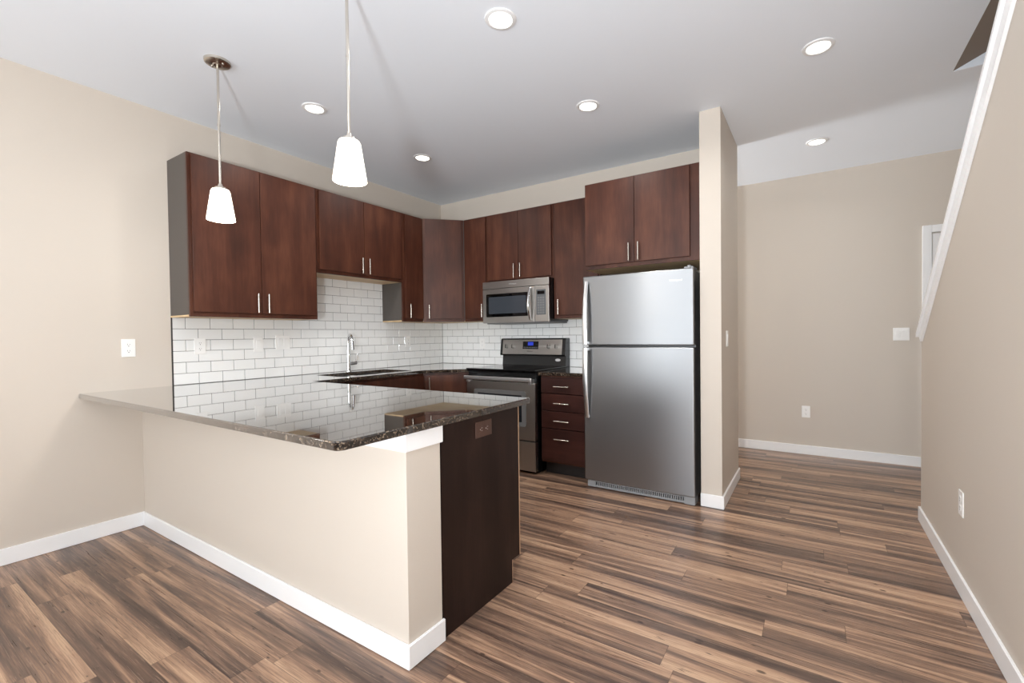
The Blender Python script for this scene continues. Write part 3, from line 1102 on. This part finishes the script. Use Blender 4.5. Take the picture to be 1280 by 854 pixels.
# backguard
LG(B().prism([(-0.012, 0.9005), (-0.098, 0.9005), (-0.098, 0.930), (-0.088, 1.026), (-0.012, 1.026)], 'x', gx0 + 0.006, gx1 - 0.006).link('backguard', M_black, rg, False))
cpz0, cpz1 = 1.026, 1.204
guard = LG(B().prism([(-0.012, cpz0), (-0.118, cpz0), (-0.122, cpz0 + 0.012), (-0.100, cpz1 - 0.01), (-0.085, cpz1), (-0.012, cpz1)], 'x', gx0 - 0.010, gx1 - 0.002, bev=0.003).link('control_panel', M_black, rg, False))
# the steel face of the panel leans back: local frame on its slope
p0 = Vector((0, -0.1222, cpz0 + 0.014))
p1 = Vector((0, -0.1012, cpz1 - 0.014))
sl_dir = (p1 - p0).normalized()
tilt = math.atan2(p1.y - p0.y, p1.z - p0.z)
PM = Matrix.Translation((0, p0.y, p0.z)) @ Matrix.Rotation(-tilt, 4, 'X')
ph = (p1 - p0).length
fx0, fx1 = gx0 + 0.022, gx1 - 0.036


def pan(b, name, mat, parent, sm=True, **k):
    o = b.link(name, mat, parent, sm, **k)
    o.data.transform(PM)
    return LG(o)


pan(B().prism(rrect(fx0, fx1, 0.0, ph, 0.004), 'y', -0.002, 0.0), 'steel_fascia', M_steel_d, guard)
fw = fx1 - fx0
dx0, dx1 = fx0 + 0.355 * fw, fx0 + 0.620 * fw
dsp = pan(B().prism(rrect(dx0, dx1, ph * 0.36, ph * 0.88, 0.003), 'y', -0.003, -0.0021), 'display_panel', M_black, guard)
pan(B().box(dx0 + 0.062, dx1 - 0.062, -0.0036, -0.0031, ph * 0.60, ph * 0.84), 'clock_display', M_blue, dsp, False, label='blue lit clock display')
b = B()
for k in range(9):
    x = dx0 + 0.014 + k * 0.0205
    b.box(x, x + 0.013, -0.0036, -0.0031, ph * 0.42, ph * 0.50)
pan(b, 'touch_pads', M_keys, dsp, False)
for fr in (0.070, 0.185, 0.785, 0.905):
    x = fx0 + fr * fw
    kb = pan(B().cyl((x, -0.0021, ph * 0.53), (x, -0.010, ph * 0.53), 0.027, 0.025, 24, 0.002).cyl((x, -0.010, ph * 0.53), (x, -0.026, ph * 0.53), 0.019, 0.017, 24, 0.003), 'knob', M_steel_d, guard)
    pan(B().box(x - 0.003, x + 0.003, -0.030, -0.012, ph * 0.53 - 0.019, ph * 0.53 + 0.019, 0.0012), 'knob_grip', M_black, kb)
t_ = text('badge', 'Whirlpool', 0.017, M_mark_d, guard, (0, 0, 0), (0, 0, 0), 0.0004)
t_.data.transform(PM @ Matrix.Translation((fx0 + 0.48 * fw, -0.0026, ph * 0.20)) @ Matrix.Rotation(PI / 2, 4, 'X'))
LG(t_)
# oval badge on the black lower guard
ov = [(gx1 - 0.095 + 0.030 * math.cos(2 * PI * k / 32), 0.985 + 0.014 * math.sin(2 * PI * k / 32)) for k in range(32)]
LG(B().prism(ov, 'y', -0.0958, -0.0915).link('oval_badge', M_mark, rg))

# ================================================================ LIGHT FITTINGS
def downlight_fill(t, power):
    d = bpy.data.lights.new('downlight', 'AREA')
    d.shape = 'DISK'
    d.size = 0.10
    d.energy = power
    d.color = LAMP
    d.spread = math.radians(150)
    o = bpy.data.objects.new('lamp', d)
    COL.objects.link(o)
    o.parent = t
    o.location = (0, 0, -0.012)


dl_pts = [((2.487, -2.199), 'recessed ceiling downlight above the peninsula end, nearest the camera'),
          ((2.488, -1.184), 'recessed ceiling downlight in front of the refrigerator and range'),
          ((0.912, -2.188), 'recessed ceiling downlight between the two pendant lights'),
          ((0.893, -1.166), 'recessed ceiling downlight nearest the kitchen back corner'),
          ((3.820, -1.070), 'recessed ceiling downlight between the partition and the stair wall'),
          ((3.817, 0.395), 'recessed ceiling downlight farthest back, near the far beige hall wall')]
first = None
for (x, y), lab in dl_pts:
    if first is None:
        t = thing('recessed_downlight', lab, 'ceiling light', (x, y, Hc), 0, 'recessed downlights')
        B().lathe([(0.056, -0.004), (0.060, -0.009), (0.076, -0.006), (0.079, -0.0005), (0.056, -0.0005), (0.056, -0.004)], seg=48).link('trim_ring', M_ringw, t)
        B().lathe([(0.0, -0.0045), (0.056, -0.0045), (0.056, -0.001), (0.0, -0.001)], seg=48).link('lens', M_lens, t)
        first = t
    else:
        t = dup(first, (x, y, Hc), lab)
for (x, y), lab in dl_pts:
    t = [o for o in bpy.data.objects if o.get('label') == lab][0]
    downlight_fill(t, DOWN_W * (0.4 if y > 0 else 0.8 if x > 3 else 1.0))


def pendant(x, y, label):
    t = thing('pendant_light', label, 'pendant light', (x, y, Hc), 0, 'pendants over the peninsula')
    can = B().lathe([(0.0, -0.024), (0.020, -0.024), (0.024, -0.020), (0.058, -0.017), (0.064, -0.012), (0.066, -0.0005), (0.0, -0.0005)], seg=40).link('canopy', M_nickel, t)
    for s in (-1, 1):
        B().lathe([(0.0, -0.026), (0.005, -0.025), (0.006, -0.018), (0.0, -0.018)], (0.036 * s, 0.012 * s, 0.0), 12).link('screw', M_nickel, can)
    B().cyl((0, 0, -0.018), (0, 0, -0.70), 0.0065, seg=14).cyl((0, 0, -0.35), (0, 0, -0.362), 0.0078, seg=14).link('rod', M_nickel, t)
    B().lathe([(0.0, -0.690), (0.010, -0.690), (0.013, -0.704), (0.028, -0.709), (0.031, -0.722), (0.0, -0.722)], seg=28).link('socket_cap', M_nickel, t)
    B().lathe([(0.030, -0.7195), (0.042, -0.722), (0.047, -0.732), (0.0695, -0.885), (0.070, -0.894), (0.067, -0.894), (0.0665, -0.885),
               (0.044, -0.734), (0.040, -0.7255), (0.030, -0.7235), (0.030, -0.7195)], seg=40).link('shade', M_shade, t)
    bl = B().lathe([(0.0, -0.84), (0.018, -0.835), (0.028, -0.815), (0.026, -0.79), (0.014, -0.765), (0.013, -0.7225), (0.0, -0.7225)], seg=20).link('bulb', M_lens, t)
    d = bpy.data.lights.new('pendant', 'POINT')
    d.energy = PEND_W
    d.color = LAMP
    d.shadow_soft_size = 0.05
    o = bpy.data.objects.new('lamp', d)
    COL.objects.link(o)
    o.parent = t
    o.location = (0, 0, -0.95)
    return t


pendant(0.948, -2.794, 'pendant light with frosted shade hanging in front of the tall two-door cabinet')
pendant(2.104, -2.794, 'pendant light with frosted shade in front of the ceiling, its canopy out of view')

# ================================================================ WALL PLATES


def outlet_face(parent, c, horizontal=False, mat=M_white):
    """two receptacles on a plate lying in the local xz-plane, front toward -y"""
    for s in (-1, 1):
        ox, oz = (s * 0.0205, 0) if horizontal else (0, s * 0.0205)
        f = B().prism([(p[0] + ox, p[1] + oz) for p in rrect(-0.0155, 0.0155, -0.0145, 0.0145, 0.008)], 'y', -0.0075, -0.0058).link('receptacle', mat, parent)
        b = B()
        for (sx, sz, w, h) in ((-0.006, 0.003, 0.0016, 0.009), (0.006, 0.003, 0.0016, 0.007), (0.0, -0.008, 0.0045, 0.0045)):
            if horizontal:
                sx, sz, w, h = sz, -sx, h, w
            b.box(ox + sx - w / 2, ox + sx + w / 2, -0.0079, -0.0074, oz + sz - h / 2, oz + sz + h / 2)
        b.link('slots', M_slot if mat is M_white else M_mark, f, False)


def plate(name, label, loc, rz, kind, gangs=1, mat=M_white, horizontal=False):
    t = thing(name, label, 'outlet' if kind == 'o' else 'light switch', loc, rz, 'wall outlets' if kind == 'o' else 'wall switches')
    w, h = 0.072 + 0.046 * (gangs - 1), 0.117
    if horizontal:
        w, h = h, w
    p = B().box(-w / 2, w / 2, -0.006, -0.0004, -h / 2, h / 2, 0.0022, 2).link('cover_plate', mat, t)
    if kind == 'o':
        outlet_face(t, loc, horizontal, mat)
    else:
        for g_ in range(gangs):
            x = (g_ - (gangs - 1) / 2) * 0.046
            B().prism([(-0.0058, 0.033), (-0.0105, 0.031), (-0.0072, -0.033), (-0.0058, -0.033)], 'x', x - 0.0165, x + 0.0165).link('rocker', mat, t, False)
    return t


plate('wall_outlet', 'white duplex outlet on the plain beige wall left of the tile', (0.0, -2.945, 1.185), R90, 'o')
plate('wall_outlet', 'white duplex outlet on the tile under the tall cabinet with the grey side', (TT, -2.542, 1.186), R90, 'o')
plate('wall_switch', 'single white rocker switch on the tile, second plate from the tile edge', (TT, -2.135, 1.188), R90, 's')
plate('wall_switch', 'double white rocker switch on the white tile left of the faucet', (TT, -1.938, 1.200), R90, 's', 2)
plate('wall_outlet', 'white duplex outlet on the tile between the faucet and the corner', (TT, -0.558, 1.185), R90, 'o')
plate('wall_outlet', 'white duplex outlet on the back wall tile left of the range', (0.615, -TT, 1.150), 0, 'o')
plate('wall_switch', 'single white rocker switch on the side of the beige partition beside the refrigerator', (3.251, -0.450, 1.195), R90, 's')
plate('wall_outlet', 'white duplex outlet low on the far beige hall wall', (3.724, YFAR, 0.432), 0, 'o')
plate('wall_switch', 'double white rocker switch high on the far beige hall wall', (4.472, YFAR, 1.206), 0, 's', 2)
plate('wall_outlet', 'white duplex outlet low on the beige stair wall', (XW, -1.200, 0.427), -R90, 'o')
plate('wall_outlet', 'brown duplex outlet mounted sideways on the dark peninsula end panel', (2.519, -2.422, 0.815), R90, 'o', 1, M_bronze, True)
